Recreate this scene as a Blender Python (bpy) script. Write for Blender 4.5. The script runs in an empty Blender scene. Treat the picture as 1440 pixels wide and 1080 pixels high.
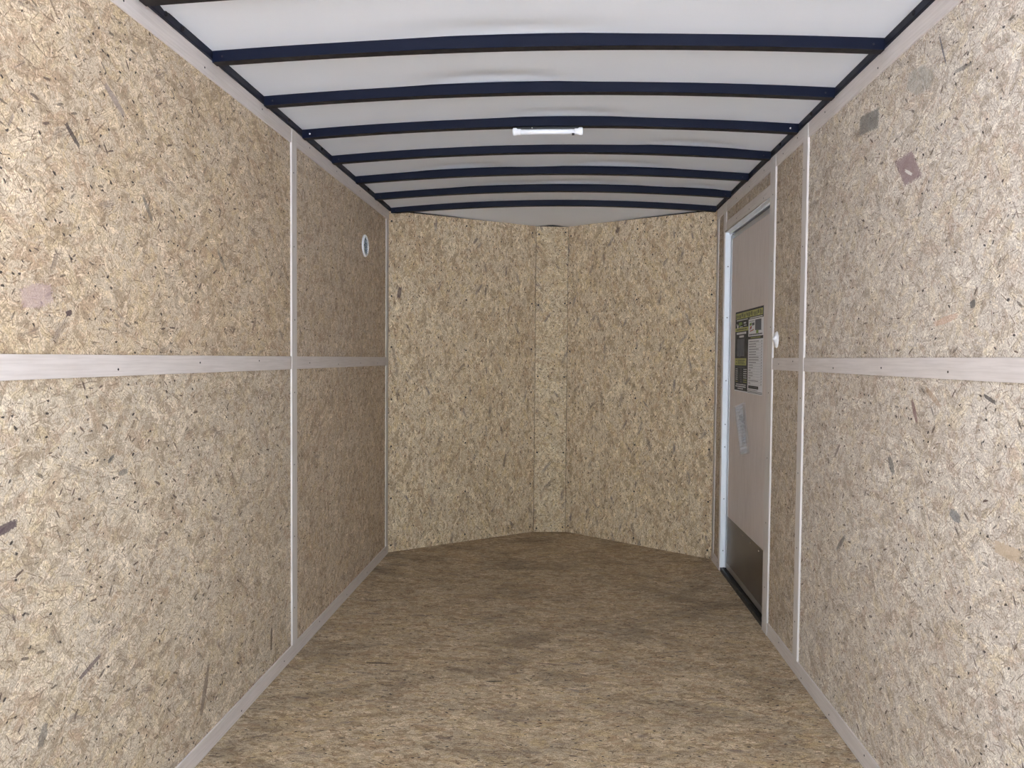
import bpy, math, random
from mathutils import Matrix, Vector

random.seed(7)
S = bpy.context.scene
COL = S.collection

# ------------------------------------------------------------------ camera
YAW, PITCH, ROLL, FPX = 0.0672, 0.0342, 0.0083, 1069.48
CAM = Vector((0.0, 0.0, 1.22))
cy, sy, cp, sp = math.cos(YAW), math.sin(YAW), math.cos(PITCH), math.sin(PITCH)
fwd = Vector((-sy*cp, cy*cp, -sp))
rgt = Vector((cy, sy, 0))
upv = rgt.cross(fwd)
r2 = math.cos(ROLL)*rgt + math.sin(ROLL)*upv
u2 = -math.sin(ROLL)*rgt + math.cos(ROLL)*upv
cam_d = bpy.data.cameras.new('camera')
cam_d.sensor_width = 36
cam_d.sensor_fit = 'HORIZONTAL'
cam_d.lens = FPX/1440*36
cam_d.clip_start = 0.05
cam = bpy.data.objects.new('camera', cam_d)
COL.objects.link(cam)
cam.matrix_world = Matrix(((r2.x, u2.x, -fwd.x, CAM.x), (r2.y, u2.y, -fwd.y, CAM.y), (r2.z, u2.z, -fwd.z, CAM.z), (0, 0, 0, 1)))
S.camera = cam

# ------------------------------------------------------------------ daylight
w = bpy.data.worlds.new('sky')
S.world = w
w.use_nodes = True
nt = w.node_tree
bg = nt.nodes['Background']
tc = nt.nodes.new('ShaderNodeTexCoord')
sep = nt.nodes.new('ShaderNodeSeparateXYZ')
rmp = nt.nodes.new('ShaderNodeValToRGB')
rmp.color_ramp.elements[0].position = 0.0
rmp.color_ramp.elements[0].color = (0.82, 0.92, 1.0, 1)
rmp.color_ramp.elements[1].position = 0.7
rmp.color_ramp.elements[1].color = (0.50, 0.68, 1.0, 1)
nt.links.new(tc.outputs['Generated'], sep.inputs[0])
nt.links.new(sep.outputs['Z'], rmp.inputs[0])
nt.links.new(rmp.outputs[0], bg.inputs[0])
bg.inputs[1].default_value = 1.7

sun_d = bpy.data.lights.new('sun', 'SUN')
sun_d.energy = 10.5
sun_d.angle = 0.01
sun_d.color = (1.0, 0.985, 0.98)
sun = bpy.data.objects.new('sun', sun_d)
COL.objects.link(sun)
sun.rotation_euler = Vector((-0.5, 0.25, -1.0)).to_track_quat('-Z', 'Y').to_euler()

S.view_settings.view_transform = 'Standard'
S.view_settings.look = 'None'
S.view_settings.gamma = 1
S.view_settings.use_curve_mapping = False
S.view_settings.exposure = 2.15

# ------------------------------------------------------------------ sizes
XL, XR = -1.081, 0.916
YO = -0.85            # rear opening
YCL, YCR = 4.64, 4.676
ZT = 2.115           # top of the plywood cove strips
NL, NR = (-0.198, 5.303), (0.026, 5.327)
DY0, DY1, DZ = 3.475, 4.425, 1.945   # side door opening
XD = XR + 0.030      # inner face of the door

# ------------------------------------------------------------------ materials
def srgb(r, g, b):
    f = lambda c: (c/255/12.92) if c/255 <= 0.04045 else ((c/255+0.055)/1.055)**2.4
    return (f(r), f(g), f(b), 1)

class NB:
    def __init__(self, nt): self.nt = nt
    def n(self, t, **k):
        o = self.nt.nodes.new(t)
        for a, v in k.items(): setattr(o, a, v)
        return o
    def put(self, sock, v):
        if isinstance(v, bpy.types.NodeSocket): self.nt.links.new(v, sock)
        elif v is not None: sock.default_value = v
    def m(self, op, a, b=None, c=None, clamp=False):
        o = self.n('ShaderNodeMath', operation=op, use_clamp=clamp)
        self.put(o.inputs[0], a); self.put(o.inputs[1], b)
        if c is not None: self.put(o.inputs[2], c)
        return o.outputs[0]
    def v(self, op, a, b=None):
        o = self.n('ShaderNodeVectorMath', operation=op)
        self.put(o.inputs[0], a)
        if b is not None: self.put(o.inputs[3 if op == 'SCALE' else 1], b)
        return o.outputs[0]
    def noise(self, vec, scale, detail=3, rough=0.55, dim='3D', dist=0):
        o = self.n('ShaderNodeTexNoise', noise_dimensions=dim)
        self.put(o.inputs['Vector'], vec); o.inputs['Scale'].default_value = scale
        o.inputs['Detail'].default_value = detail; o.inputs['Roughness'].default_value = rough
        o.inputs['Distortion'].default_value = dist
        return o.outputs['Fac']
    def mr(self, x, a, b, c=0.0, d=1.0, smooth=False):
        o = self.n('ShaderNodeMapRange', interpolation_type='SMOOTHSTEP' if smooth else 'LINEAR')
        self.put(o.inputs[0], x)
        for i, q in enumerate((a, b, c, d)): self.put(o.inputs[i+1], q)
        return o.outputs[0]
    def mix(self, f, a, b, mode='MIX'):
        o = self.n('ShaderNodeMix', data_type='RGBA', blend_type=mode)
        self.put(o.inputs['Factor'], f)
        self.put(o.inputs[6], a); self.put(o.inputs[7], b)
        return o.outputs[2]

def strand_group():
    g = bpy.data.node_groups.new('wood_strand_layer', 'ShaderNodeTree')
    I = g.interface
    for nme, t in (('Vector', 'NodeSocketVector'), ('Cells', 'NodeSocketFloat'), ('Length', 'NodeSocketFloat'), ('Width', 'NodeSocketFloat'),
                   ('Density', 'NodeSocketFloat'), ('Angle', 'NodeSocketFloat'), ('Spread', 'NodeSocketFloat'), ('Seed', 'NodeSocketFloat')):
        I.new_socket(nme, in_out='INPUT', socket_type=t)
    for nme in ('Mask', 'Rand', 'Fibre'):
        I.new_socket(nme, in_out='OUTPUT', socket_type='NodeSocketFloat')
    b = NB(g)
    i = b.n('NodeGroupInput').outputs; o = b.n('NodeGroupOutput').inputs
    sc = b.v('SCALE', i['Vector'], i['Cells'])
    cs = b.n('ShaderNodeCombineXYZ'); b.put(cs.inputs[0], i['Seed']); b.put(cs.inputs[1], b.m('MULTIPLY', i['Seed'], 1.7))
    vec = b.v('ADD', sc, cs.outputs[0])
    vo = b.n('ShaderNodeTexVoronoi', voronoi_dimensions='2D', feature='F1')
    b.put(vo.inputs['Vector'], vec); vo.inputs['Scale'].default_value = 1.0
    d = b.v('SUBTRACT', vec, vo.outputs['Position'])
    sep = b.n('ShaderNodeSeparateColor'); b.put(sep.inputs[0], vo.outputs['Color'])
    ang = b.m('MULTIPLY_ADD', b.m('SUBTRACT', sep.outputs[0], 0.5), i['Spread'], i['Angle'])
    ro = b.n('ShaderNodeVectorRotate', rotation_type='Z_AXIS')
    b.put(ro.inputs['Vector'], d); b.put(ro.inputs['Angle'], ang)
    s2 = b.n('ShaderNodeSeparateXYZ'); b.put(s2.inputs[0], ro.outputs[0])
    lx = b.m('DIVIDE', s2.outputs[0], i['Cells']); ly = b.m('DIVIDE', s2.outputs[1], i['Cells'])
    fb = b.n('ShaderNodeCombineXYZ')
    b.put(fb.inputs[0], b.m('MULTIPLY_ADD', sep.outputs[1], 37.0, b.m('MULTIPLY', lx, 18.0)))
    b.put(fb.inputs[1], b.m('MULTIPLY', ly, 300.0))
    fib = b.noise(fb.outputs[0], 1.0, 2, 0.6, '2D')
    siz = b.m('MULTIPLY_ADD', sep.outputs[2], 0.9, 0.4)
    a = b.m('DIVIDE', b.m('MULTIPLY', b.m('ABSOLUTE', lx), 2.0), b.m('MULTIPLY', i['Length'], siz))
    c = b.m('DIVIDE', b.m('MULTIPLY', b.m('ABSOLUTE', ly), 2.0), b.m('MULTIPLY', i['Width'], siz))
    c = b.m('ADD', c, b.m('MULTIPLY', a, 0.35))
    e = b.m('ADD', b.m('MAXIMUM', a, c), b.m('MULTIPLY', b.m('SUBTRACT', fib, 0.5), 1.3))
    mk = b.mr(e, 0.78, 1.0, 1.0, 0.0, True)
    den = b.m('LESS_THAN', sep.outputs[1], i['Density'])
    b.put(o['Mask'], b.m('MULTIPLY', mk, den))
    b.put(o['Rand'], b.m('FRACT', b.m('MULTIPLY', sep.outputs[1], 91.7)))
    b.put(o['Fibre'], fib)
    return g
STRAND = strand_group()

def mark_group():
    """one wood chip of a given place, size and tilt"""
    g = bpy.data.node_groups.new('single_chip', 'ShaderNodeTree')
    I = g.interface
    for nme, t in (('Vector', 'NodeSocketVector'), ('U', 'NodeSocketFloat'), ('V', 'NodeSocketFloat'), ('Angle', 'NodeSocketFloat'), ('Length', 'NodeSocketFloat'), ('Width', 'NodeSocketFloat'), ('Taper', 'NodeSocketFloat')):
        I.new_socket(nme, in_out='INPUT', socket_type=t)
    I.new_socket('Mask', in_out='OUTPUT', socket_type='NodeSocketFloat')
    b = NB(g)
    i = b.n('NodeGroupInput').outputs; o = b.n('NodeGroupOutput').inputs
    cs = b.n('ShaderNodeCombineXYZ'); b.put(cs.inputs[0], i['U']); b.put(cs.inputs[1], i['V'])
    ro = b.n('ShaderNodeVectorRotate', rotation_type='Z_AXIS')
    b.put(ro.inputs['Vector'], b.v('SUBTRACT', i['Vector'], cs.outputs[0])); b.put(ro.inputs['Angle'], b.m('MULTIPLY', i['Angle'], -1.0))
    s2 = b.n('ShaderNodeSeparateXYZ'); b.put(s2.inputs[0], ro.outputs[0])
    a = b.m('DIVIDE', b.m('MULTIPLY', b.m('ABSOLUTE', s2.outputs[0]), 2.0), i['Length'])
    c = b.m('DIVIDE', b.m('MULTIPLY', b.m('ABSOLUTE', s2.outputs[1]), 2.0), i['Width'])
    c = b.m('ADD', c, b.m('MULTIPLY', a, i['Taper']))
    nz = b.noise(i['Vector'], 220, 2, 0.6, '2D')
    e = b.m('ADD', b.m('MAXIMUM', a, c), b.m('MULTIPLY', b.m('SUBTRACT', nz, 0.5), 0.7))
    b.put(o['Mask'], b.mr(e, 0.85, 1.0, 1.0, 0.0, True))
    return g
MARK = mark_group()

def new_mat(name, rough=0.6, metal=0.0, color=(1, 1, 1, 1)):
    m = bpy.data.materials.new(name); m.use_nodes = True
    p = m.node_tree.nodes['Principled BSDF']
    p.inputs['Roughness'].default_value = rough
    p.inputs['Metallic'].default_value = metal
    p.inputs['Base Color'].default_value = color
    return m, p, NB(m.node_tree)

def osb(name, base, seed, contrast=1.0, angle=0.0, spread=5.2, dark=1.0, marks=(), stains=0.0, yellow=0.3):
    m, p, b = new_mat(name, 0.85)
    p.inputs['Specular IOR Level'].default_value = 0.2
    uv = b.n('ShaderNodeUVMap').outputs[0]
    # gently warped coordinates so that no strand is ruler straight
    wn = b.n('ShaderNodeTexNoise', noise_dimensions='2D'); b.put(wn.inputs['Vector'], uv); wn.inputs['Scale'].default_value = 35; wn.inputs['Detail'].default_value = 2
    wv = b.v('ADD', uv, b.v('SCALE', b.v('SUBTRACT', wn.outputs['Color'], (0.5, 0.5, 0.5)), 0.0025))
    fl = b.n('ShaderNodeVectorMath', operation='MULTIPLY'); b.put(fl.inputs[0], wv); fl.inputs[1].default_value = (1, 1, 0)
    wv = fl.outputs[0]
    def layer(k, cells, ln, wd, den, sprd=None):
        g = b.n('ShaderNodeGroup'); g.node_tree = STRAND
        b.put(g.inputs['Vector'], wv)
        for nme, v in (('Cells', cells), ('Length', ln), ('Width', wd), ('Density', den), ('Angle', angle), ('Spread', sprd or spread), ('Seed', seed*13.1+k*7.7)):
            g.inputs[nme].default_value = v
        return g.outputs['Mask'], g.outputs['Rand'], g.outputs['Fibre']
    c = base
    tan = (base[0]*0.64, base[1]*0.58, base[2]*0.51, 1)
    yel = (min(1, base[0]*1.06), base[1]*1.0, base[2]*0.82, 1)
    pale = tuple(min(0.93, q*1.42) for q in base[:3]) + (1,)
    mid = (base[0]*0.42, base[1]*0.36, base[2]*0.32, 1)
    rose = (base[0]*0.82, base[1]*0.70, base[2]*0.62, 1)
    cream = (min(.95, base[0]*1.25), min(.93, base[1]*1.22), base[2]*1.12, 1)
    drk = (base[0]*0.30, base[1]*0.24, base[2]*0.22, 1)
    blk = (0.035, 0.03, 0.032, 1)
    big = b.noise(uv, 3.2, 3, 0.55, '2D')
    col = b.mix(b.mr(big, 0.42, 0.62, 0, 0.35*contrast), base, tan)
    col = b.mix(b.mr(b.noise(b.v('ADD', uv, (5.2, 1.3, 0)), 5.0, 3, 0.6, '2D'), 0.5, 0.65, 0, yellow), col, yel)
    h = None
    for k, (cells, ln, wd, den, f) in enumerate(((11, .16, .045, .95, .8), (19, .10, .028, .75, .85), (31, .07, .018, .6, .8), (52, .045, .010, .55, .75), (85, .03, .006, .55, .7))):
        mk, rd, fb = layer(k, cells, ln, wd, den, spread if k < 3 else min(6.0, spread+1.2))
        rp = b.n('ShaderNodeValToRGB'); b.put(rp.inputs[0], rd); rp.color_ramp.interpolation = 'CONSTANT'
        e = rp.color_ramp.elements
        e[0].color = tan; e[1].position = .85; e[1].color = yel
        for ps, cc in ((.22, rose), (.40, base), (.60, pale), (.75, cream)):
            q = e.new(ps); q.color = cc
        tone = b.mix(b.mr(fb, 0.47, 0.64, 0, 0.62), rp.outputs[0], mid)
        col = b.mix(b.m('MULTIPLY', mk, f*contrast*0.8), col, tone)
    # fuzz of fine fibres
    mk, rd, fb = layer(11, 40, .040, .0024, 0.85)
    col = b.mix(b.m('MULTIPLY', mk, b.mr(rd, 0, 1, 0.25, 0.95)), col, mid)
    mk, rd, fb = layer(12, 80, .022, .0022, 0.8, 5.0)
    col = b.mix(b.m('MULTIPLY', mk, b.mr(rd, 0, 1, 0.2, 0.95)), col, mid)
    mk, rd, fb = layer(13, 28, .050, .0034, 0.4)
    col = b.mix(b.m('MULTIPLY', mk, b.m('MULTIPLY', rd, min(1.0, 0.8*contrast*dark))), col, drk)
    mk, rd, fb = layer(17, 75, .014, .0032, 0.35)
    col = b.mix(b.m('MULTIPLY', mk, b.m('MULTIPLY', rd, min(1.0, 0.8*contrast*dark))), col, drk)
    mk, rd, fb = layer(14, 62, .022, .0028, 0.5)
    col = b.mix(b.m('MULTIPLY', mk, b.m('MULTIPLY', rd, 0.6)), col, pale)
    # bark flecks and grey or purple chips
    mk, rd, fb = layer(15, 22, .022, .0060, 0.28*dark)
    col = b.mix(b.m('MULTIPLY', mk, b.mr(rd, 0, 1, 0.5, 0.95)), col, b.mix(rd, blk, (0.14, 0.10, 0.085, 1)))
    mk, rd, fb = layer(19, 40, .0088, .0054, 0.2*dark)
    col = b.mix(b.m('MULTIPLY', mk, 0.9), col, blk)
    mk, rd, fb = layer(16, 7.5, .090, .024, 0.6)
    chip = b.mix(rd, (0.20, 0.15, 0.12, 1), (0.24, 0.20, 0.19, 1))
    col = b.mix(b.m('MULTIPLY', b.m('MULTIPLY', mk, b.mr(fb, 0.42, 0.58, 0.05, 1.0)), 0.62*dark), col, chip)
    # overall mottling
    mo = b.noise(b.v('MULTIPLY', uv, (math.cos(angle)**2*.45+.55*math.sin(angle)**2*2.2+.1, math.sin(angle)**2*.45+.55*math.cos(angle)**2*2.2+.1, 1)), 60, 4, 0.6, '2D')
    col = b.mix(1.0, col, b.mix(mo, (0.78, 0.75, 0.72, 1), (1.24, 1.24, 1.24, 1)), 'MULTIPLY')
    fine = b.noise(uv, 240, 3, 0.7, '2D')
    col = b.mix(1.0, col, b.mix(b.mr(fine, 0.3, 0.7), (0.68, 0.65, 0.61, 1), (1.27, 1.27, 1.25, 1)), 'MULTIPLY')
    if stains:
        st = b.mr(b.noise(b.v('MULTIPLY', uv, (1.0, 1.9, 1)), 2.3, 5, 0.62, '2D', 0.4), 0.50, 0.70, 0, stains)
        col = b.mix(st, col, (0.12, 0.095, 0.075, 1))
    for (u, v, an, ln, wd, tp, cc, f) in marks:
        g = b.n('ShaderNodeGroup'); g.node_tree = MARK
        b.put(g.inputs['Vector'], uv)
        for nme, q in (('U', u), ('V', v), ('Angle', an), ('Length', ln), ('Width', wd), ('Taper', tp)):
            g.inputs[nme].default_value = q
        col = b.mix(b.m('MULTIPLY', g.outputs[0], f), col, cc)
    b.put(p.inputs['Base Color'], col)
    bp = b.n('ShaderNodeBump'); bp.inputs['Strength'].default_value = 0.25; bp.inputs['Distance'].default_value = 0.0012
    b.put(bp.inputs['Height'], mo)
    b.put(p.inputs['Normal'], bp.outputs[0])
    return m

def plywood(name, base, seed=0.0, along='U'):
    m, p, b = new_mat(name, 0.7)
    p.inputs['Specular IOR Level'].default_value = 0.25
    uv = b.n('ShaderNodeUVMap').outputs[0]
    st = (6, 160, 1) if along == 'U' else (160, 6, 1)
    gr = b.noise(b.v('ADD', b.v('MULTIPLY', uv, st), (seed, seed*2, 0)), 1.0, 3, 0.6, '2D')
    bl = b.noise(b.v('ADD', b.v('MULTIPLY', uv, (5, 14, 1) if along == 'U' else (14, 5, 1)), (seed*3, 0, 0)), 1.0, 4, 0.6, '2D')
    c1 = (base[0]*0.96, base[1]*0.95, base[2]*0.94, 1)
    c2 = tuple(min(.95, q*1.08) for q in base[:3])+(1,)
    col = b.mix(b.mr(gr, 0.35, 0.7), c2, c1)
    col = b.mix(b.mr(bl, 0.45, 0.75, 0, 0.25), col, (base[0]*0.8, base[1]*0.76, base[2]*0.75, 1))
    b.put(p.inputs['Base Color'], col)
    return m

def paint(name, color, rough=0.35, metal=0.0, spec=0.5, vary=0.08, scale=30):
    m, p, b = new_mat(name, rough, metal)
    p.inputs['Specular IOR Level'].default_value = spec
    co = b.n('ShaderNodeTexCoord').outputs['Object']
    nz = b.noise(co, scale, 3, 0.6)
    lo = tuple(q*(1-vary) for q in color[:3])+(1,); hi = tuple(min(1, q*(1+vary)) for q in color[:3])+(1,)
    b.put(p.inputs['Base Color'], b.mix(nz, lo, hi))
    b.put(p.inputs['Roughness'], b.mr(nz, 0.3, 0.7, rough*0.85, min(1, rough*1.15)))
    return m

GREY = (0.13, 0.125, 0.12, 1); PURP = (0.23, 0.14, 0.16, 1); DK = (0.05, 0.04, 0.045, 1); RUST = (0.40, 0.27, 0.17, 1); WHT = (0.80, 0.77, 0.72, 1); LGREY = (0.33, 0.32, 0.28, 1)
# (u = distance from the opening, v = height) on the side walls
M_LU = osb('strand_board_honey', srgb(208, 194, 174), 1.0, 1.05, 0.0, 2.3, 1.0, marks=[
    (1.62, 1.70, -0.7, .065, .014, .3, DK, .8), (1.78, 1.83, -0.55, .10, .022, .3, (0.30, 0.24, 0.22, 1), .7), (1.92, 1.60, -0.9, .08, .018, .4, GREY, .6),
    (1.50, 1.34, 0.2, .10, .055, .3, (0.50, 0.37, 0.36, 1), .6), (1.60, 1.31, 0.3, .022, .014, .2, (0.09, 0.06, 0.06, 1), .9), (2.35, 1.52, -0.8, .09, .02, .4, GREY, .5),
    (2.6, 1.33, 0.9, .06, .014, .3, (0.25, .17, .13, 1), .7)], yellow=0.55)
M_LD = osb('strand_board_fawn', srgb(207, 197, 181), 2.0, 1.0, 0.0, 2.3, 0.9, marks=[
    (1.40, 0.88, 0.15, .07, .022, .3, (0.10, 0.07, 0.08, 1), .85), (1.75, 0.97, 0.5, .03, .011, .3, GREY, .8), (1.66, 0.50, 0.3, .09, .014, .3, (0.16, .12, .12, 1), .8),
    (1.80, 0.93, 0.1, .04, .016, .3, GREY, .6), (2.75, 0.16, 1.5, .09, .022, .5, (0.12, .09, .07, 1), .8), (1.5, 0.42, 1.2, .05, .03, .5, GREY, .6), (2.22, 0.20, 1.2, .16, .03, .5, (0.20, .15, .12, 1), .7)], yellow=0.3)
M_LUF = osb('strand_board_far_upper', srgb(210, 197, 180), 3.0, 0.95, 1.2, 3.6, 0.7)
M_LDF = osb('strand_board_far_lower', srgb(210, 197, 179), 4.0, 0.95, 1.2, 3.6, 0.9)
M_RU = osb('strand_board_ash', srgb(214, 207, 198), 5.0, 0.95, 0.0, 2.3, 0.75, marks=[
    (2.398, 1.943, 0.12, .155, .062, .02, (0.17, 0.17, 0.16, 1), .75), (2.07, 1.95, 0.3, .16, .08, .5, LGREY, .5), (2.123, 1.736, 0.45, .19, .10, .95, (0.30, 0.21, 0.21, 1), .85),
    (2.12, 1.725, 0.45, .05, .010, .3, WHT, .8), (1.95, 1.98, 1.15, .10, .007, .4, (0.12, .12, .14, 1), .8), (1.85, 1.90, 0.1, .08, .012, .4, GREY, .6),
    (1.78, 1.35, -0.3, .022, .020, .2, GREY, .85), (1.90, 1.32, -0.15, .12, .02, .4, (0.62, .40, .28, 1), .55)], yellow=0.12)
M_RD = osb('strand_board_cream', srgb(214, 207, 198), 6.0, 0.95, 0.0, 2.3, 0.75, marks=[
    (2.05, 1.09, 1.1, .07, .02, .4, (0.22, .12, .11, 1), .8), (1.95, 1.13, 0.5, .10, .018, .3, RUST, .6), (1.62, 0.83, 0.0, .10, .03, .05, (0.55, .43, .30, 1), .8),
    (2.18, 0.93, 0.9, .06, .03, .4, GREY, .7), (1.83, 0.86, 0.2, .05, .03, .4, (0.16, .17, .18, 1), .7), (2.55, 0.62, -0.7, .10, .022, .5, GREY, .65), (1.70, 1.14, 0.3, .05, .01, .2, DK, .8),
    (2.6, 0.92, -0.8, .07, .016, .4, (0.2, .15, .13, 1), .7)], yellow=0.1)
M_RUF = osb('strand_board_doorside_upper', srgb(202, 192, 178), 7.0, 0.95, 1.3, 3.8, 0.8)
M_RDF = osb('strand_board_doorside_lower', srgb(202, 192, 178), 8.0, 0.95, 1.3, 3.8, 0.8)
M_FA = osb('strand_board_nose_left', srgb(215, 199, 173), 9.0, 1.2, 1.57, 1.5, 1.5, marks=[
    (0.075, 1.62, 1.4, .075, .03, .3, (0.11, .08, .08, 1), .8), (0.70, 1.66, 1.5, .06, .016, .3, (0.12, .09, .08, 1), .7), (0.62, 1.99, 0.9, .05, .02, .3, (0.13, .1, .09, 1), .7),
    (0.86, 0.52, 1.4, .10, .02, .4, (0.15, .11, .09, 1), .7)])
M_FB = osb('strand_board_nose_centre', srgb(216, 201, 174), 10.0, 1.15, 1.4, 2.4, 1.5)
M_FC = osb('strand_board_nose_right', srgb(215, 199, 173), 11.0, 1.2, 1.57, 1.5, 1.5, marks=[(0.40, 2.07, 1.2, .04, .03, .2, (0.12, .08, .07, 1), .85)])
M_FLOOR = osb('floor_board', srgb(194, 178, 154), 12.0, 1.2, 0.0, 1.1, 1.3, stains=0.45, yellow=0.35, marks=[
    (-0.72, 2.95, 0.0, .12, .018, .6, (0.10, .07, .05, 1), .9), (-0.25, 2.82, 0.1, .07, .012, .4, (0.06, .05, .04, 1), .85), (-0.05, 3.0, -0.15, .09, .014, .4, (0.2, .13, .1, 1), .8)])
M_PLY = plywood('pale_plywood', srgb(212, 204, 198), 1.0, 'U')
M_PLYV = plywood('pale_plywood_upright', srgb(212, 206, 200), 4.0, 'V')
M_DOOR = plywood('door_plywood', srgb(214, 204, 198), 9.0, 'V')
M_EDGE = paint('dark_shell_metal', (0.012, 0.014, 0.02, 1), 0.4, 0.3)
M_NAVY = paint('blue_black_steel', (0.0025, 0.005, 0.017, 1), 0.42, 0.0, 0.25, 0.15, 12)
M_NAVYU = paint('dark_primer_steel', (0.014, 0.012, 0.014, 1), 0.6, 0.0, 0.3)
M_GALV = paint('galvanised_steel', (0.90, 0.94, 0.97, 1), 0.45, 0.0, 0.4, 0.02, 25)
M_KICK = paint('brushed_kick_plate', (0.17, 0.15, 0.135, 1), 0.38, 0.7, 0.5, 0.02, 2)
M_RUB = paint('black_rubber', (0.008, 0.008, 0.01, 1), 0.4)
M_NAIL = paint('nail_steel', (0.03, 0.028, 0.03, 1), 0.5, 0.4)
M_RIV = paint('bright_rivet', (0.8, 0.8, 0.8, 1), 0.25, 1.0)
M_WP = paint('white_plastic', (0.86, 0.87, 0.88, 1), 0.3, 0.0, 0.5, 0.02)
M_BP = paint('vent_blue_grey_plastic', (0.36, 0.46, 0.58, 1), 0.35)
M_BLACK = paint('black_plastic', (0.01, 0.01, 0.01, 1), 0.4)

def ceiling_mat():
    m, p, b = new_mat('white_roof_liner', 0.55)
    p.inputs['Specular IOR Level'].default_value = 0.3
    co = b.n('ShaderNodeTexCoord').outputs['Object']
    nz = b.noise(b.v('MULTIPLY', co, (1, 3, 1)), 3.0, 4, 0.6)
    b.put(p.inputs['Base Color'], b.mix(nz, (0.80, 0.825, 0.86, 1), (0.84, 0.865, 0.90, 1)))
    bp = b.n('ShaderNodeBump'); bp.inputs['Strength'].default_value = 0.15; bp.inputs['Distance'].default_value = 0.001
    b.put(bp.inputs['Height'], b.noise(co, 300, 2)); b.put(p.inputs['Normal'], bp.outputs[0])
    return m
M_CEIL = ceiling_mat()

# ------------------------------------------------------------------ mesh helpers
def tag(o, label=None, cat=None, group=None, kind=None):
    for k, v in (('label', label), ('category', cat), ('group', group), ('kind', kind)):
        if v: o[k] = v
    return o

class MB:
    """collects quads with metre-scaled UVs and material slots"""
    def __init__(self): self.v = []; self.f = []; self.uv = []; self.mi = []; self.sm = []
    def face(self, pts, uvs=None, mi=0, smooth=False):
        k = len(self.v); self.v += [tuple(p) for p in pts]
        self.f.append(tuple(range(k, k+len(pts))))
        if uvs is None:
            n = (Vector(pts[1])-Vector(pts[0])).cross(Vector(pts[2])-Vector(pts[0]))
            a = max(range(3), key=lambda i: abs(n[i]))
            ax = [(1, 2), (0, 2), (0, 1)][a]
            uvs = [(p[ax[0]], p[ax[1]]) for p in pts]
        self.uv.append(uvs); self.mi.append(mi); self.sm.append(smooth)
    def box(self, x0, x1, y0, y1, z0, z1, mi=0):
        P = [(x, y, z) for z in (z0, z1) for y in (y0, y1) for x in (x0, x1)]
        for q in ((0, 2, 3, 1), (4, 5, 7, 6), (0, 1, 5, 4), (2, 6, 7, 3), (0, 4, 6, 2), (1, 3, 7, 5)):
            self.face([P[i] for i in q], None, mi)
        return self
    def ring(self, rings, mi=0, caps=True, smooth=True):
        n = len(rings[0])
        for a, b in zip(rings, rings[1:]):
            for i in range(n):
                self.face([a[i], a[(i+1) % n], b[(i+1) % n], b[i]], None, mi, smooth)
        if caps:
            self.face(list(reversed(rings[0])), None, mi); self.face(rings[-1], None, mi)
        return self
    def build(self, name, mats, parent=None, bevel=0, merge=True):
        me = bpy.data.meshes.new(name)
        me.from_pydata(self.v, [], self.f)
        for m in (mats if isinstance(mats, (list, tuple)) else [mats]): me.materials.append(m)
        ul = me.uv_layers.new(name='UVMap')
        i = 0
        for p, uvs in zip(me.polygons, self.uv):
            for li, c in zip(p.loop_indices, uvs): ul.data[li].uv = c
        for p, mi, s in zip(me.polygons, self.mi, self.sm): p.material_index = mi; p.use_smooth = s
        if merge:
            import bmesh
            bm = bmesh.new(); bm.from_mesh(me)
            bmesh.ops.remove_doubles(bm, verts=bm.verts, dist=1e-5)
            bmesh.ops.recalc_face_normals(bm, faces=bm.faces)
            bm.to_mesh(me); bm.free()
        o = bpy.data.objects.new(name, me); COL.objects.link(o)
        if parent: o.parent = parent
        if bevel:
            md = o.modifiers.new('bevel', 'BEVEL'); md.width = bevel; md.segments = 2; md.limit_method = 'ANGLE'
        return o

def disc_ring(c, ax, r, n=12, r2=None):
    """circle of n points round c, in the plane normal to axis ax"""
    out = []
    for k in range(n):
        t = 2*math.pi*k/n; a, b = r*math.cos(t), (r2 or r)*math.sin(t)
        out.append({'x': (c[0], c[1]+a, c[2]+b), 'y': (c[0]+a, c[1], c[2]+b), 'z': (c[0]+a, c[1]+b, c[2])}[ax])
    return out

def empty(name, loc=(0, 0, 0)):
    o = bpy.data.objects.new(name, None); COL.objects.link(o); o.location = loc; o.empty_display_size = .05
    return o

def sph_mesh(name, mat, r=0.003, flat=0.4):
    b = MB(); rings = []
    for k, (rr, h) in enumerate(((1, 0), (.9, .45), (.55, .85), (.12, 1))):
        rings.append(disc_ring((0, 0, h*r*flat), 'z', rr*r, 8))
    b.ring(rings)
    me = b.build(name, mat); mesh = me.data; bpy.data.objects.remove(me)
    return mesh
NAIL = sph_mesh('nail_head', M_NAIL, 0.0032)
RIVET = sph_mesh('rivet_head', M_RIV, 0.0045, 0.6)
def studs(parent, pts, nrm, mesh=NAIL, name='nail'):
    q = Vector(nrm).to_track_quat('Z', 'Y')
    for p in pts:
        o = bpy.data.objects.new(name, mesh); COL.objects.link(o)
        o.parent = parent
        o.location = Vector(p) - parent.location
        o.rotation_mode = 'QUATERNION'
        o.rotation_quaternion = q

# ------------------------------------------------------------------ outside ground
tag(MB().box(-60, 60, -70, 40, -0.62, -0.55).build('ground', paint('sunlit_concrete', (0.58, 0.60, 0.65, 1), 0.8)), kind='structure')

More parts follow.
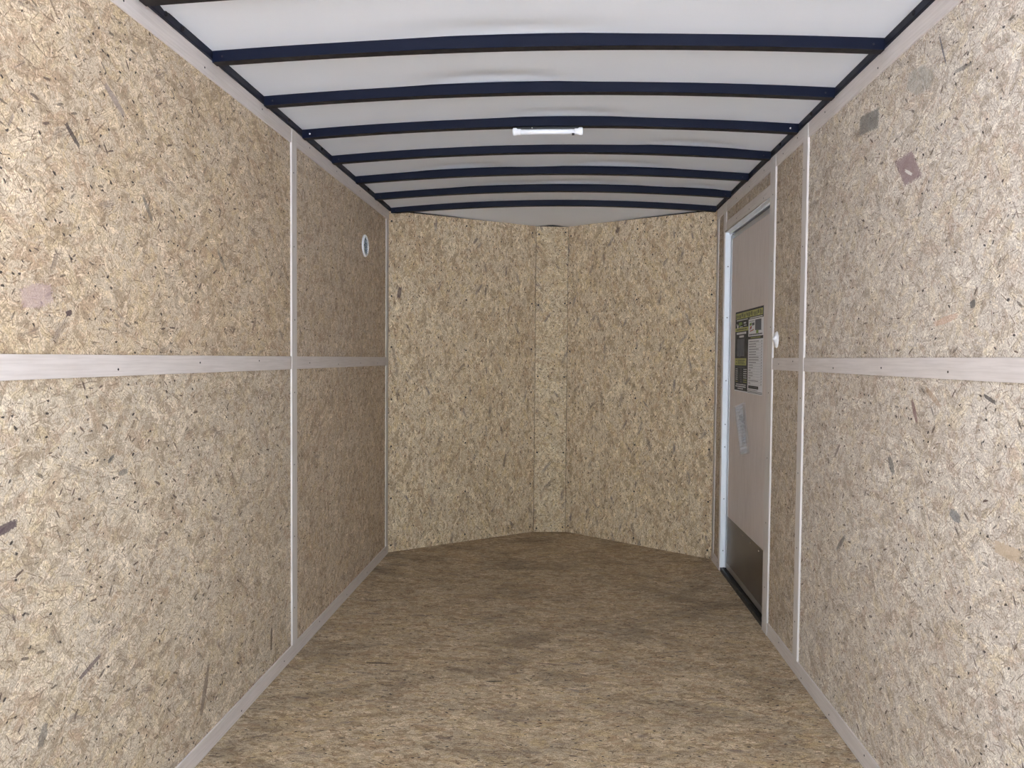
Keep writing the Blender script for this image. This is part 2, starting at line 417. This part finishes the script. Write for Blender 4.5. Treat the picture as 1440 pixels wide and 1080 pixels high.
# ------------------------------------------------------------------ shell
T = 0.010   # board thickness
fl = MB()
pts = [(XL-.05, YO), (XR+.05, YO), (XR+.05, YCR), (NR[0]+.03, NR[1]+.05), (NL[0]-.03, NL[1]+.05), (XL-.05, YCL)]
fl.face([(x, y, 0) for x, y in pts]); fl.face([(x, y, -.05) for x, y in reversed(pts)])
for a, c in zip(pts, pts[1:]+pts[:1]): fl.face([(a[0], a[1], -.05), (c[0], c[1], -.05), (c[0], c[1], 0), (a[0], a[1], 0)])
tag(fl.build('floor', M_FLOOR), kind='structure')

wl = tag(MB().box(XL-.05, XL-T, YO, YCL, 0, 2.235).build('wall_left', M_EDGE), kind='structure')
SPL_L, SPL_R = 2.98, 2.985
ZM = 1.20
for (y0, y1, z0, z1, m) in ((YO, SPL_L, ZM, 2.112, M_LU), (YO, SPL_L, 0, ZM, M_LD), (SPL_L, YCL, ZM, 2.112, M_LUF), (SPL_L, YCL, 0, ZM, M_LDF)):
    MB().box(XL-T, XL, y0+.0005, y1-.0005, z0+.0005, z1-.0005).build('wall_panel', m, wl)

wr = MB()
wr.box(XR+T, XR+.05, YO, DY0, 0, 2.235); wr.box(XR+T, XR+.05, DY1, YCR, 0, 2.235); wr.box(XR+T, XR+.05, DY0, DY1, DZ, 2.235); wr.box(XR+.0505, XR+.056, DY0-.05, DY1+.05, -.05, DZ+.05)  # last box: unseen skin added behind the door to stop sun leaking in
wr.box(XR+.05, XR+.056, YO, YCR, -.05, 0)  # unseen strip below floor level, added against the same leak
wr = tag(wr.build('wall_right', M_EDGE), kind='structure')
for (y0, y1, z0, z1, m) in ((YO, SPL_R, ZM, 2.112, M_RU), (YO, SPL_R, 0, ZM, M_RD), (SPL_R, DY0, ZM, 2.112, M_RUF), (SPL_R, DY0, 0, ZM, M_RDF),
                            (DY0, DY1, DZ, 2.112, M_RUF), (DY1, YCR, 0, 2.112, M_RDF)):
    MB().box(XR, XR+T, y0+.0005, y1-.0005, z0+.0005, z1-.0005).build('wall_panel', m, wr)

# V nose: outer skin and three boards
wf = MB()
for (a, c) in (((XL-.05, YCL), (NL[0]-.03, NL[1]+.05)), ((NL[0]-.03, NL[1]+.05), (NR[0]+.03, NR[1]+.05)), ((NR[0]+.03, NR[1]+.05), (XR+.05, YCR))):
    d = (Vector(c)-Vector(a)).normalized(); n = Vector((-d.y, d.x))*0.02
    o4 = [a, c, (c[0]+n.x, c[1]+n.y), (a[0]+n.x, a[1]+n.y)]
    wf.face([(x, y, 2.2345) for x, y in o4]); wf.face([(x, y, 0) for x, y in reversed(o4)])
    for p, q in zip(o4, o4[1:]+o4[:1]): wf.face([(p[0], p[1], 0), (q[0], q[1], 0), (q[0], q[1], 2.2345), (p[0], p[1], 2.2345)])
wf = tag(wf.build('wall_front', M_EDGE), kind='structure')
def nose_board(a, c, z0, z1, mat, tap=0.0, zc=None, t=0.009, off=0.0):
    """board from plan point a to c; nails near its edges"""
    a, c = Vector(a), Vector(c); L = (c-a).length; d = (c-a)/L
    b = MB()
    za, zb = z1, (zc or z1)
    P = [(0, 0, z0), (L, 0, z0), (L, t, z0), (0, t, z0), (0, 0, za), (L, 0, zb), (L, t, zb), (0, t, za)]
    for q in ((0, 3, 2, 1), (4, 5, 6, 7), (0, 1, 5, 4), (2, 3, 7, 6), (1, 2, 6, 5), (3, 0, 4, 7)): b.face([P[i] for i in q])
    o = b.build('nose_panel', mat, wf)
    nrm = Vector((-d.y, d.x)) ; base = a + nrm*off
    o.location = (base.x, base.y, 0); o.rotation_euler = (0, 0, math.atan2(d.y, d.x))
    us = (0.018, L-0.018) if L < .4 else (0.022, L*.5, L-.03)
    for u in us:
        for z in ([.04, .55, 1.1, 1.6, 2.09] if L < .4 else [.05, .35, .66, .97, 1.28, 1.6, 2.07]):
            nn = bpy.data.objects.new('nail', NAIL); COL.objects.link(nn); nn.parent = o
            nn.location = (u, 0, z+random.uniform(-.015, .015)); nn.rotation_euler = (math.pi/2, 0, 0); nn.scale = (1.9, 1.9, 1.2)
    return o
nose_board((XL, YCL), (NL[0], NL[1]), 0.002, 2.118, M_FA, zc=2.136)
nose_board((NL[0]+.0025, NL[1]), (NR[0]-.0025, NR[1]), 0.001, 2.132, M_FB, off=-0.003)
nose_board((NR[0], NR[1]), (XR, YCR), 0.002, 2.136, M_FC, zc=2.118)

# ------------------------------------------------------------------ ceiling liner, crowned over the bows
XC = (XL+XR)/2; HW = (XR-XL)/2
def crown(x, y=9.0): return min(0.041, max(0.028, 0.029+0.0045*(y-2.26)/0.397))*max(0.0, 1-(abs(x-XC)/HW)**1.9)
RIB = [1.863+0.397*k for k in range(8)]
BUMPS = [(-0.25, RIB[2], .22, .010), (0.0, RIB[3], .20, .008), (0.55, RIB[4], .20, .008), (-0.5, RIB[5], .20, .010), (0.25, RIB[5], .24, .012),
         (0.10, RIB[6], .30, .010), (-0.4, RIB[6], .18, .006), (0.75, RIB[6], .12, .008), (-0.15, RIB[1], .28, .006)]
def ceil_z(x, y):
    z = 2.142+crown(x, y)
    for k in range(len(RIB)-1):
        if RIB[k] < y < RIB[k+1]:
            s = (y-RIB[k])/0.397; z += 0.003*math.sin(math.pi*s)*min(1, (HW-abs(x-XC))/.2)
    for bx, by, wx, h in BUMPS:
        z += 1.7*h*math.exp(-((x-bx)/wx)**2)*math.exp(-((y-by+.03)/.055)**2)*min(1, (HW-abs(x-XC))/.15)
    # wrinkles by the left rail
    for wy in (1.985, 2.075):
        z -= 0.006*math.exp(-((y-wy)/.008)**2)*math.exp(-max(0, (x-XL-.02))/.07)
    if y > 4.70:
        tgt = 2.1375+0.010*math.exp(-((x+.086)/.075)**2)
        s = min(1, (y-4.70)/.58); s = s*s*(3-2*s)
        # distance to the nose boards in plan
        z = z*(1-s)+tgt*s
    return z
def nose_y(x):
    if x < NL[0]: return YCL+(x-XL)/(NL[0]-XL)*(NL[1]-YCL)
    if x < NR[0]: return NL[1]+(x-NL[0])/(NR[0]-NL[0])*(NR[1]-NL[1])
    return NR[1]+(x-NR[0])/(XR-NR[0])*(YCR-NR[1])
cb = MB()
NX, NY = 60, 200
xs = [XL-.04+(XR-XL+.08)*i/NX for i in range(NX+1)]
grid = []
for i in range(NX+1):
    x = xs[i]; xc = min(max(x, XL), XR); ye = nose_y(xc)+(.004 if -.21 < xc < .04 else .03)
    col = []
    for j in range(NY+1):
        y = YO+(4.60-YO)*j/NY
        col.append((x, y, ceil_z(xc, y)))
    for j in range(1, 31):
        y = 4.60+(ye-4.60)*j/30
        s = j/30; s = s*s*(3-2*s)
        zz = ceil_z(xc, y) if y < 4.7 else None
        z0 = 2.142+crown(xc, y); edge = 2.1365+0.011*math.exp(-((xc+.086)/.075)**2)
        if abs(xc-XC) > .9: edge = min(edge, 2.139)
        col.append((x, y, z0*(1-s)+edge*s))
    grid.append(col)
for i in range(NX):
    for j in range(len(grid[0])-1):
        cb.face([grid[i][j], grid[i][j+1], grid[i+1][j+1], grid[i+1][j]], None, 0, True)
cl = cb.build('ceiling', M_CEIL)
sd = cl.modifiers.new('thickness', 'SOLIDIFY'); sd.thickness = 0.004; sd.offset = -1
tag(cl, kind='structure')
# outer roof skin keeps daylight out
tag(MB().box(XL-.05, XR+.05, YO, 5.42, 2.2355, 2.245).build('ceiling_skin', M_EDGE), kind='structure')

# top rails of the frame
for side, x0, x1 in (('left', XL-.009, XL+.014), ('right', XR-.014, XR+.009)):
    b = MB(); b.box(x0, x1, YO, 4.66 if side == 'left' else 4.69, 2.1155, 2.1405)
    o = b.build('top_rail', M_NAVY, None, .002)
    tag(o, 'dark steel top rail running above the cove strip on the %s wall' % side, 'rail', 'top rails under the roof')
    scr = sph_mesh('rail_bolt', M_NAVYU, .008, .8)
    studs(o, [((x1 if side == 'left' else x0), y, 2.128) for y in (1.99, 2.08, 2.9, 3.3, 4.1)], (1 if side == 'left' else -1, 0, 0), scr, 'bolt')

# roof bows: folded steel, crowned, each an object of its own
def bow_mesh(y=9.0):
    b = MB(); N = 40
    # profile: closed channel with a small lip along the lower front edge (y towards the nose, z up)
    prof = [(0, .0), (.001, .0290), (.003, .0370), (.030, .0370), (.033, .0290), (.033, 0), (.031, -.0025), (-.0015, -.0025)]
    rings = []
    for i in range(N+1):
        x = XL+.0145+(XR-XL-.029)*i/N; zc = crown(x, y)
        rings.append([(x, p[0], 2.1055+zc+p[1]) for p in prof])
    n = len(prof)
    for a, c in zip(rings, rings[1:]):
        for k in range(n):
            q = (k+1) % n
            b.face([a[k], a[q], c[q], c[k]], None, 1 if k in (5, 6, 7) and k != 7 else 0, False)
    b.face(rings[0]); b.face(list(reversed(rings[-1])))
    o = b.build('roof_bow', [M_NAVY, M_NAVYU]); return o
BL = ['steel roof bow nearest the opening, cut off by the top edge of the photo',
      'dark blue steel roof bow nearest the camera of those seen whole',
      'dark blue steel roof bow just in front of the one with the tube light',
      'dark blue steel roof bow that carries the white tube light',
      'dark blue steel roof bow directly behind the tube light',
      'dark blue steel roof bow second behind the one with the tube light',
      'dark blue steel roof bow next to last before the nose boards',
      'black looking steel roof bow farthest away, just above the nose boards']
for k, y in enumerate(RIB):
    o = bow_mesh(y)
    o.location = (0, y, 0)
    tag(o, BL[k], 'roof bow', 'crowned roof bows under the white liner')
    # fixing screws on the end of each bow
    for sx in (XL+.045, XR-.045):
        s = bpy.data.objects.new('screw', RIVET if k in (3,) else NAIL); COL.objects.link(s); s.parent = o
        s.location = (sx, 0.0, 2.118+crown(sx)); s.rotation_euler = (math.pi/2, 0, 0)

# ------------------------------------------------------------------ plywood strips
trim_i = [0]
def trim(x0, x1, y0, y1, z0, z1, mat, name=None, nails=None, nrm=(1, 0, 0)):
    if name is None:
        trim_i[0] += 1; name = 'trim_%d' % trim_i[0]
    o = MB().box(x0, x1, y0, y1, z0, z1).build(name, mat, None, .0008)
    tag(o, kind='structure')
    if nails: studs(o, nails, nrm)
    return o
t = .006
def nl(x, y0, y1, z, step, jit=.012):
    out = []; y = y0+step*.4
    while y < y1-.03:
        out.append((x, y, z+random.uniform(-jit, jit))); y += step*random.uniform(.9, 1.1)
    return out
def nv(x, y, z0, z1, step, jit=.01):
    return [(x, y+random.uniform(-jit, jit), z0+step*.5+step*k) for k in range(int((z1-z0)/step))]
# left wall
LB0, LB1 = 2.952, 3.008
trim(XL, XL+t, YO, LB0-.0005, 2.058, ZT, M_PLY, None, nl(XL+t, 1.2, LB0, 2.088, .42))
trim(XL, XL+t, LB1+.0005, YCL-.014, 2.058, ZT, M_PLY, None, nl(XL+t, LB1, YCL, 2.088, .4))
trim(XL, XL+t, YO, LB0-.0005, 1.168, 1.2195, M_PLY, None, nl(XL+t, 1.2, LB0, 1.195, .4))
trim(XL, XL+t, LB1+.0005, YCL-.075, 1.168, 1.2195, M_PLY, None, nl(XL+t, LB1, YCL, 1.195, .4))
trim(XL, XL+t, YO, YCL-.014, 0.001, .057, M_PLY, 'baseboard_left', nl(XL+t, 1.5, YCL, .028, .4))
trim(XL+.0002, XL+t+.002, LB0, LB1, 0.058, ZT-.001, M_PLYV, None, nv(XL+t+.002, 2.98, 0.06, ZT, .29))
trim(XL, XL+t-.001, YCL-.072, YCL-.014, .058, 2.057, M_PLYV, None, nv(XL+t-.001, YCL-.045, .06, 2.05, .4))
# right wall
RB0, RB1 = 2.957, 3.013
DB0, DB1 = 3.392, 3.474
trim(XR-t, XR, YO, RB0-.0005, 2.058, ZT, M_PLY, None, nl(XR-t, 1.3, RB0, 2.088, .42), (-1, 0, 0))
trim(XR-t, XR, RB1+.0005, DB0-.0005, 2.058, ZT, M_PLY, None, nl(XR-t, RB1, DB0, 2.088, .2), (-1, 0, 0))
trim(XR-t, XR, DB1+.0005, 4.395, 2.058, ZT, M_PLY, None, nl(XR-t, DB1, 4.4, 2.088, .3), (-1, 0, 0))
trim(XR-t, XR, DB1+.0005, 4.395, 1.950, 2.000, M_PLY, None, nl(XR-t, DB1, 4.4, 1.975, .3), (-1, 0, 0))
trim(XR-t, XR, YO, RB0-.0005, 1.178, 1.2295, M_PLY, None, nl(XR-t, 1.3, RB0, 1.204, .4), (-1, 0, 0))
trim(XR-t, XR, RB1+.0005, DB0-.0005, 1.178, 1.2295, M_PLY, None, nl(XR-t, RB1, DB0, 1.204, .2), (-1, 0, 0))
trim(XR-t, XR, YO, DB0-.0005, 0.001, .060, M_PLY, 'baseboard_right', nl(XR-t, 1.3, DB0, .03, .3), (-1, 0, 0))
trim(XR-t, XR, DY1+.004, YCR-.014, 0.001, .060, M_PLY, 'baseboard_right_front', nl(XR-t, DY1, YCR, .03, .15), (-1, 0, 0))
trim(XR-t-.002, XR-.0002, RB0, RB1, .061, ZT-.001, M_PLYV, None, nv(XR-t-.002, 2.985, .06, ZT, .29), (-1, 0, 0))
trim(XR-t-.002, XR-.0002, DB0, DB1, .001, ZT-.001, M_PLYV, None, nv(XR-t-.002, 3.43, .06, ZT, .29), (-1, 0, 0))
trim(XR-t-.001, XR-.0002, 4.398, 4.462, 1.952, ZT-.001, M_PLYV)
trim(XR-t-.001, XR-.0002, DY1+.004, 4.462, .061, 1.950, M_PLYV, None, nv(XR-t-.001, 4.445, .06, 1.95, .4), (-1, 0, 0))
trim(XR-t, XR, 4.463, YCR-.014, 2.058, ZT, M_PLY)
trim(XR-t+.001, XR, 4.612, YCR-.012, .061, 2.057, M_PLYV, None, nv(XR-t+.001, 4.64, .06, 2.05, .4), (-1, 0, 0))

# ------------------------------------------------------------------ side door
door = tag(empty('door_1', (XD, (DY0+DY1)/2, 0)), kind='structure')
def dpart(name, b, m, bevel=0, parent=None):
    o = b.build(name, m, None, bevel)
    o.parent = parent or door
    o.matrix_parent_inverse = Matrix.Translation(door.location).inverted()
    return o
dpart('door_panel', MB().box(XD, XD+.018, DY0+.012, DY1-.030, .058, DZ-.045), M_DOOR)
db = MB()   # aluminium edging round the leaf
db.box(XD-.004, XD+.0015, DY1-.030, DY1-.008, .030, DZ-.022); db.box(XD-.004, XD+.0015, DY0+.012, DY1-.030, DZ-.045, DZ-.022)
dpart('door_edging', db, paint('dull_aluminium', (0.50, 0.52, 0.54, 1), 0.4, 0.8), .001)
jb = MB()   # galvanised frame: reveal, face flange, header
jb.box(XR-.003, XR+.05, DY1-.004, DY1+.0015, .022, DZ-.002)
jb.box(XR+.020, XR+.024, DY1-.009, DY1-.004, .022, DZ-.02)
jb.box(XR-.003, XR+.05, DY0, DY1-.004, DZ-.004, DZ+.0015)
jb.box(XR+.018, XR+.022, DY0, DY1-.004, DZ-.014, DZ-.004)
jb.box(XR+.001, XR+.05, DY0-.0005, DY0+.003, .022, DZ-.004)
jam = dpart('door_frame', jb, M_GALV, .0008)
studs_pts = [(XR+.013, DY1-.004, z) for z in (.12, .42, .72, .85, 1.1, 1.46, 1.75)]
def dstuds(parent, pts, nrm, mesh, name):
    q = Vector(nrm).to_track_quat('Z', 'Y')
    for p in pts:
        o = bpy.data.objects.new(name, mesh); COL.objects.link(o); o.parent = parent
        o.location = p; o.rotation_mode = 'QUATERNION'; o.rotation_quaternion = q
dstuds(jam, studs_pts, (0, -1, 0), NAIL, 'screw')
sb = MB(); sb.box(XR+.002, XR+.05, DY0, DY1, -.001, .012); sb.box(XR-.001, XR+.012, DY0, DY1, .0005, .022); sb.box(XR+.017, XR+.022, DY0, DY1, .012, .024)
th = dpart('threshold', sb, M_RUB, .001)
dstuds(th, [(XR+.0145, y, .012) for y in (3.55, 3.75, 4.0, 4.25)], (0, 0, 1), RIVET, 'screw')
kb = MB(); kb.box(XD-.0015, XD, DY0+.013, DY1-.031, .058, .325)
kick = dpart('kick_plate', kb, M_KICK)
dstuds(kick, [(XD-.0015, y, .305) for y in (3.53, 3.69, 3.85, 4.01, 4.17, 4.33)]+[(XD-.0015, y, .070) for y in (3.6, 3.8, 4.0, 4.3)], (-1, 0, 0), RIVET, 'rivet')
dstuds(door, [], (-1, 0, 0), NAIL, 'screw')
gk = MB(); gk.box(XD+.004, XD+.03, DY1-.008, DY1-.004, .03, DZ-.01); gk.box(XD+.003, XD+.03, DY0, DY1-.008, DZ-.022, DZ-.0165)
dpart('door_seal', gk, M_RUB)
dpart('bottom_rail', MB().box(XD-.003, XD+.03, DY0+.012, DY1-.030, .026, .0575), paint('grey_aluminium', (0.4, 0.4, 0.4, 1), 0.4, 0.8))

# ------------------------------------------------------------------ papers on the door
P_BLACK = paint('poster_black_ink', (0.016, 0.017, 0.020, 1), 0.45, 0.0, 0.15)
P_WHITE = paint('poster_white_paper', (0.78, 0.78, 0.80, 1), 0.5, 0.0, 0.15)
P_YEL = paint('poster_yellow_ink', (0.46, 0.46, 0.16, 1), 0.5, 0.0, 0.15)
P_GREY = paint('poster_picture_grey', (0.12, 0.125, 0.145, 1), 0.5, 0.0, 0.15)
P_GRN = paint('poster_green_ink', (0.22, 0.32, 0.08, 1), 0.5, 0.0, 0.15)
P_RED = paint('poster_red_ink', (0.42, 0.08, 0.06, 1), 0.5, 0.0, 0.15)
P_INK = paint('poster_grey_print', (0.16, 0.16, 0.17, 1), 0.5, 0.0, 0.15)
PW, PH = .59, .430
PY, PZ = 4.276, 1.480
pb = MB()
def pr(u0, u1, v0, v1, mi, lay):
    x = XD-.0006-.00035*lay
    y0, y1, z0, z1 = PY-u0, PY-u1, PZ-v1*PH, PZ-v0*PH
    pb.face([(x, y0, z0), (x, y0, z1), (x, y1, z1), (x, y1, z0)], None, mi)
pb.box(XD-.0006, XD-.0001, PY-PW, PY, PZ-PH, PZ, 1)
def words(u0, u1, v0, v1, mi, lay, wmin=.008, wmax=.02, gap=.004):
    u = u0
    while u < u1-.004:
        w_ = min(random.uniform(wmin, wmax), u1-u); pr(u, u+w_, v0, v1, mi, lay); u += w_+gap
pr(0.0, PW, 0, .125, 0, 1)                     # black heading
pr(0.0, .296, .125, .985, 0, 1)                # black left page
pr(0.012, PW-.012, .022, .095, 2, 2)           # yellow heading line
u = .02
while u < PW-.03:                              # heading lettering, unreadably small in the photo
    w_ = random.choice((.006, .008, .012)); pr(u, u+w_, .032 if random.random() < .6 else .045, .088 if random.random() < .6 else .072, 0, 3); u += w_+random.choice((.007, .010, .014))
words(.03, .28, .105, .118, 1, 2); words(.32, .57, .105, .118, 1, 2)
# emblem: a white tick swoosh with green wing, small white word
x = XD-.0006-.00035*3
def poly(pts, mi, lay=3):
    pb.face([(XD-.0006-.00035*lay, PY-u, PZ-v*PH) for u, v in pts], None, mi)
poly([(.03, .155), (.045, .155), (.062, .185), (.085, .155), (.065, .215), (.055, .215)], 1)
poly([(.085, .14), (.15, .135), (.165, .165), (.10, .185), (.08, .17)], 4)
pr(.10, .17, .192, .200, 1, 3)
words(.195, .25, .145, .162, 1, 3); words(.20, .255, .178, .188, 1, 3)
pr(0.0, .296, .205, .250, 2, 2); words(.03, .27, .220, .235, 0, 3, .006, .014)
words(.035, .25, .262, .288, 1, 2, .02, .04, .006); words(.10, .20, .302, .328, 1, 2, .02, .03, .005)
pr(.05, .215, .345, .535, 3, 2)
for k in range(6): pr(.068+k*.024, .070+k*.024, .36, .47, 6, 3)
pr(.05, .215, .49, .56, 6, 2); pr(.09, .13, .50, .57, 3, 3); poly([(.13, .51), (.17, .48), (.20, .49), (.205, .54), (.15, .56)], 3)
pr(.0, .262, .585, .672, 2, 2); words(.07, .235, .603, .616, 0, 3, .006, .014); words(.07, .22, .626, .638, 0, 3, .006, .014); words(.07, .235, .648, .658, 0, 3, .006, .014)
pr(.03, .045, .605, .618, 0, 3); pr(.03, .045, .64, .655, 0, 3)
words(.06, .24, .690, .700, 6, 2, .006, .012)
for k in range(7):
    v = .715+k*.026; words(.025, .075, v, v+.009, 1 if k < 6 else 2, 2, .008, .02); pr(.135, .160, v, v+.007, 6, 2); words(.205, .275, v, v+.009, 2 if k > 4 else 1, 2, .008, .02)
words(.04, .26, .905, .916, 1, 2, .006, .02); words(.03, .26, .928, .942, 1, 2, .008, .02); words(.08, .20, .955, .967, 1, 2, .008, .02)
# right page
pr(.302, .590, .125, .325, 1, 2); pr(.435, .552, .140, .262, 3, 3)
for k in range(4): pr(.455+k*.025, .457+k*.025, .145, .25, 6, 4)
pr(.455, .50, .262, .298, 4, 3); pr(.50, .56, .262, .266, 3, 3); words(.315, .42, .147, .153, 0, 3, .02, .04); poly([(.32, .175), (.36, .165), (.365, .195), (.325, .205)], 4)
poly([(.37, .17), (.42, .17), (.42, .20), (.375, .205)], 3); poly([(.335, .215), (.37, .20), (.36, .235), (.325, .25)], 5); poly([(.33, .262), (.41, .245), (.405, .258), (.33, .272)], 5)
words(.315, .575, .300, .316, 3, 3, .02, .04, .003)
pr(.296, .590, .328, .362, 0, 2); words(.35, .54, .339, .351, 2, 3, .006, .014)
for k in range(17):
    v = .385+k*.0305
    words(.315, random.choice((.36, .40, .46, .51)), v, v+.008, 6, 2, .008, .025, .002); pr(.315, .575, v+.017, v+.0185, 6, 2); pr(.560, .570, v-.001, v+.011, 6, 2)
pr(.315, .515, .905, .940, 0, 2); words(.335, .50, .917, .927, 6, 3, .006, .014); words(.315, .50, .952, .960, 6, 2); pr(.302, .590, .970, .976, 0, 2); pr(.302, .590, .984, .990, 0, 2)
o = pb.build('poster', [P_BLACK, P_WHITE, P_YEL, P_GREY, P_GRN, P_RED, P_INK], None, 0, False)
tag(o, 'black, yellow and white printed notice fixed to the side door', 'poster')

# clear sleeve with a folded white form, taped below the notice
P4 = [(4.251, .962), (4.009, 1.003), (3.885, .752), (4.096, .707)]
def lerp4(a, b_):
    p = [Vector(q) for q in P4]; top = p[0].lerp(p[1], a); bot = p[3].lerp(p[2], a); return top.lerp(bot, b_)
pouch = empty('document_sleeve', (XD-.002, 4.06, .70))
tag(pouch, 'tilted clear plastic sleeve holding a white form, taped to the door below the notice', 'document sleeve')
def sheet(name, m, x, a0, a1, b0, b1, mats=None, amp=.0015, fn=None, thick=.0004):
    b = MB(); n = 14
    def P(i, j):
        q = lerp4(a0+(a1-a0)*i/n, b0+(b1-b0)*j/n); return (x-amp*(1+math.sin(i*.9+j*.45))*(.4+.6*j/n), q.x, q.y)
    for i in range(n):
        for j in range(n): b.face([P(i, j), P(i+1, j), P(i+1, j+1), P(i, j+1)], None, 0, True)
    if fn: fn(b, P)
    o = b.build(name, mats or m, None, 0, False); o.parent = pouch; o.matrix_parent_inverse = Matrix.Translation(pouch.location).inverted()
    sm = o.modifiers.new('thickness', 'SOLIDIFY'); sm.thickness = thick; sm.offset = 0
    return o
mp, pp, bb = new_mat('clear_sleeve_film', 0.15)
pp.inputs['Base Color'].default_value = (0.85, 0.86, 0.9, 1); pp.inputs['Alpha'].default_value = 0.16
sheet('sleeve', mp, XD-.0045, 0, 1, 0, 1, None, .0012)
def scribble(b, P):
    for k in range(20):
        q = lerp4(.35+.02*(k % 3), .24+k*.026)
        for s_ in range(4):
            if random.random() < .75:
                w_ = random.uniform(.008, .03); c = lerp4(.34+s_*.115+random.uniform(-.01, .02), .22+k*.030)
                x = XD-.0042
                b.face([(x, c.x, c.y), (x, c.x-w_, c.y+random.uniform(-.003, .005)), (x, c.x-w_, c.y+.004), (x, c.x, c.y+.003)], None, 1)
    for (a0, b0, a1, b1) in ((.28, .20, .50, .13), (.80, .16, .80, .60), (.40, .63, .40, .84), (.25, .29, .5, .32)):
        c0, c1 = lerp4(a0, b0), lerp4(a1, b1); x = XD-.0042
        b.face([(x, c0.x, c0.y), (x, c1.x, c1.y), (x, c1.x-.003, c1.y+.003), (x, c0.x-.003, c0.y+.003)], None, 1)
sheet('form', None, XD-.0015, .06, .70, .02, .97, [P_WHITE, P_INK], .0008, scribble)
dstuds(door, [(XD, 4.26, 1.60), (XD, 4.10, 1.63), (XD, 4.35, .36), (XD, 4.2, .36)], (-1, 0, 0), NAIL, 'screw')

# ------------------------------------------------------------------ light switch beside the door
sw = empty('light_switch', (XR, 3.345, 1.308)); tag(sw, 'small white oval light switch on the right wall beside the side door', 'light switch')
b = MB(); b.ring([disc_ring((XR-h, 3.345, 1.308), 'x', r*.026, 24, r*.036) for h, r in ((0, 1), (.003, 1), (.006, .93), (.0075, .75))]); o = b.build('switch_plate', M_WP); o.parent = sw; o.matrix_parent_inverse = Matrix.Translation(sw.location).inverted()
b = MB(); b.ring([disc_ring((XR-h, 3.345, 1.310), 'x', ry, 20, rz) for h, ry, rz in ((.0070, .019, .022), (.009, .018, .020), (.0165, .006, .006), (.018, .003, .004))])
o = b.build('toggle', M_WP, None); o.parent = sw; o.matrix_parent_inverse = Matrix.Translation(sw.location).inverted()

# ------------------------------------------------------------------ round vent high on the left wall
vt = empty('side_vent', (XL, 4.082, 1.821)); tag(vt, 'round white flow-through vent with blue grey louvres high on the left wall', 'vent')
b = MB(); N = 32
prof = [(.060, 0), (.060, .004), (.056, .009), (.049, .010), (.045, .004), (.045, .0005)]
b.ring([disc_ring((XL+h, 4.082, 1.821), 'x', r, N) for r, h in prof], 0, False)
o = b.build('vent_rim', M_WP); o.parent = vt; o.matrix_parent_inverse = Matrix.Translation(vt.location).inverted()
b = MB(); b.ring([disc_ring((XL+.0005, 4.082, 1.821), 'x', .0455, N), disc_ring((XL+.002, 4.082, 1.821), 'x', .0455, N)])
for k in range(-3, 4):
    z = 1.821+k*.0115; hw = math.sqrt(max(0, .044**2-(k*.0115)**2))
    b.face([(XL+.002, 4.082-hw, z+.004), (XL+.002, 4.082+hw, z+.004), (XL+.008, 4.082+hw, z-.004), (XL+.008, 4.082-hw, z-.004)])
    b.face([(XL+.008, 4.082-hw, z-.004), (XL+.008, 4.082+hw, z-.004), (XL+.007, 4.082+hw, z-.0055), (XL+.002, 4.082, z-.0055)])
o = b.build('louvre', M_BP, None, 0, False); o.parent = vt; o.matrix_parent_inverse = Matrix.Translation(vt.location).inverted()

# ------------------------------------------------------------------ tube light under the fourth bow
LX0, LX1 = -.212, .068
LY, LZ = RIB[3]+.004, 2.1195
tl = empty('tube_light', ((LX0+LX1)/2, LY, LZ)); tag(tl, 'small white tube light hung under a roof bow near the middle of the ceiling', 'ceiling light')
def lp(name, b, m, bevel=0):
    o = b.build(name, m, None, bevel); o.parent = tl; o.matrix_parent_inverse = Matrix.Translation(tl.location).inverted(); return o
lp('tube', MB().ring([disc_ring((x, LY, LZ), 'x', .0105, 20) for x in (LX0+.012, LX1-.012)]), M_WP)
lp('mounting_bar', MB().box(LX0+.015, LX1-.015, LY-.009, LY+.012, LZ+.0085, LZ+.0175), M_BLACK, .001)
for xa, sg in ((LX0, 1), (LX1, -1)):
    lp('end_cap', MB().ring([disc_ring((xa+sg*d, LY, LZ+.001), 'x', r, 20) for d, r in ((0, .009), (.002, .0145), (.006, .0158), (.016, .0155), (.020, .013), (.034, .0125), (.034, .0115))]), M_WP)
lp('switch', MB().box(LX1-.044, LX1-.034, LY-.009, LY-.001, LZ-.0155, LZ-.0085), M_BLACK, .0008)
lp('screw', MB().ring([disc_ring((-.134, LY-.0095-h, LZ+.0135), 'y', r, 10) for h, r in ((0, .003), (.002, .0025), (.0025, .001))]), M_RIV)
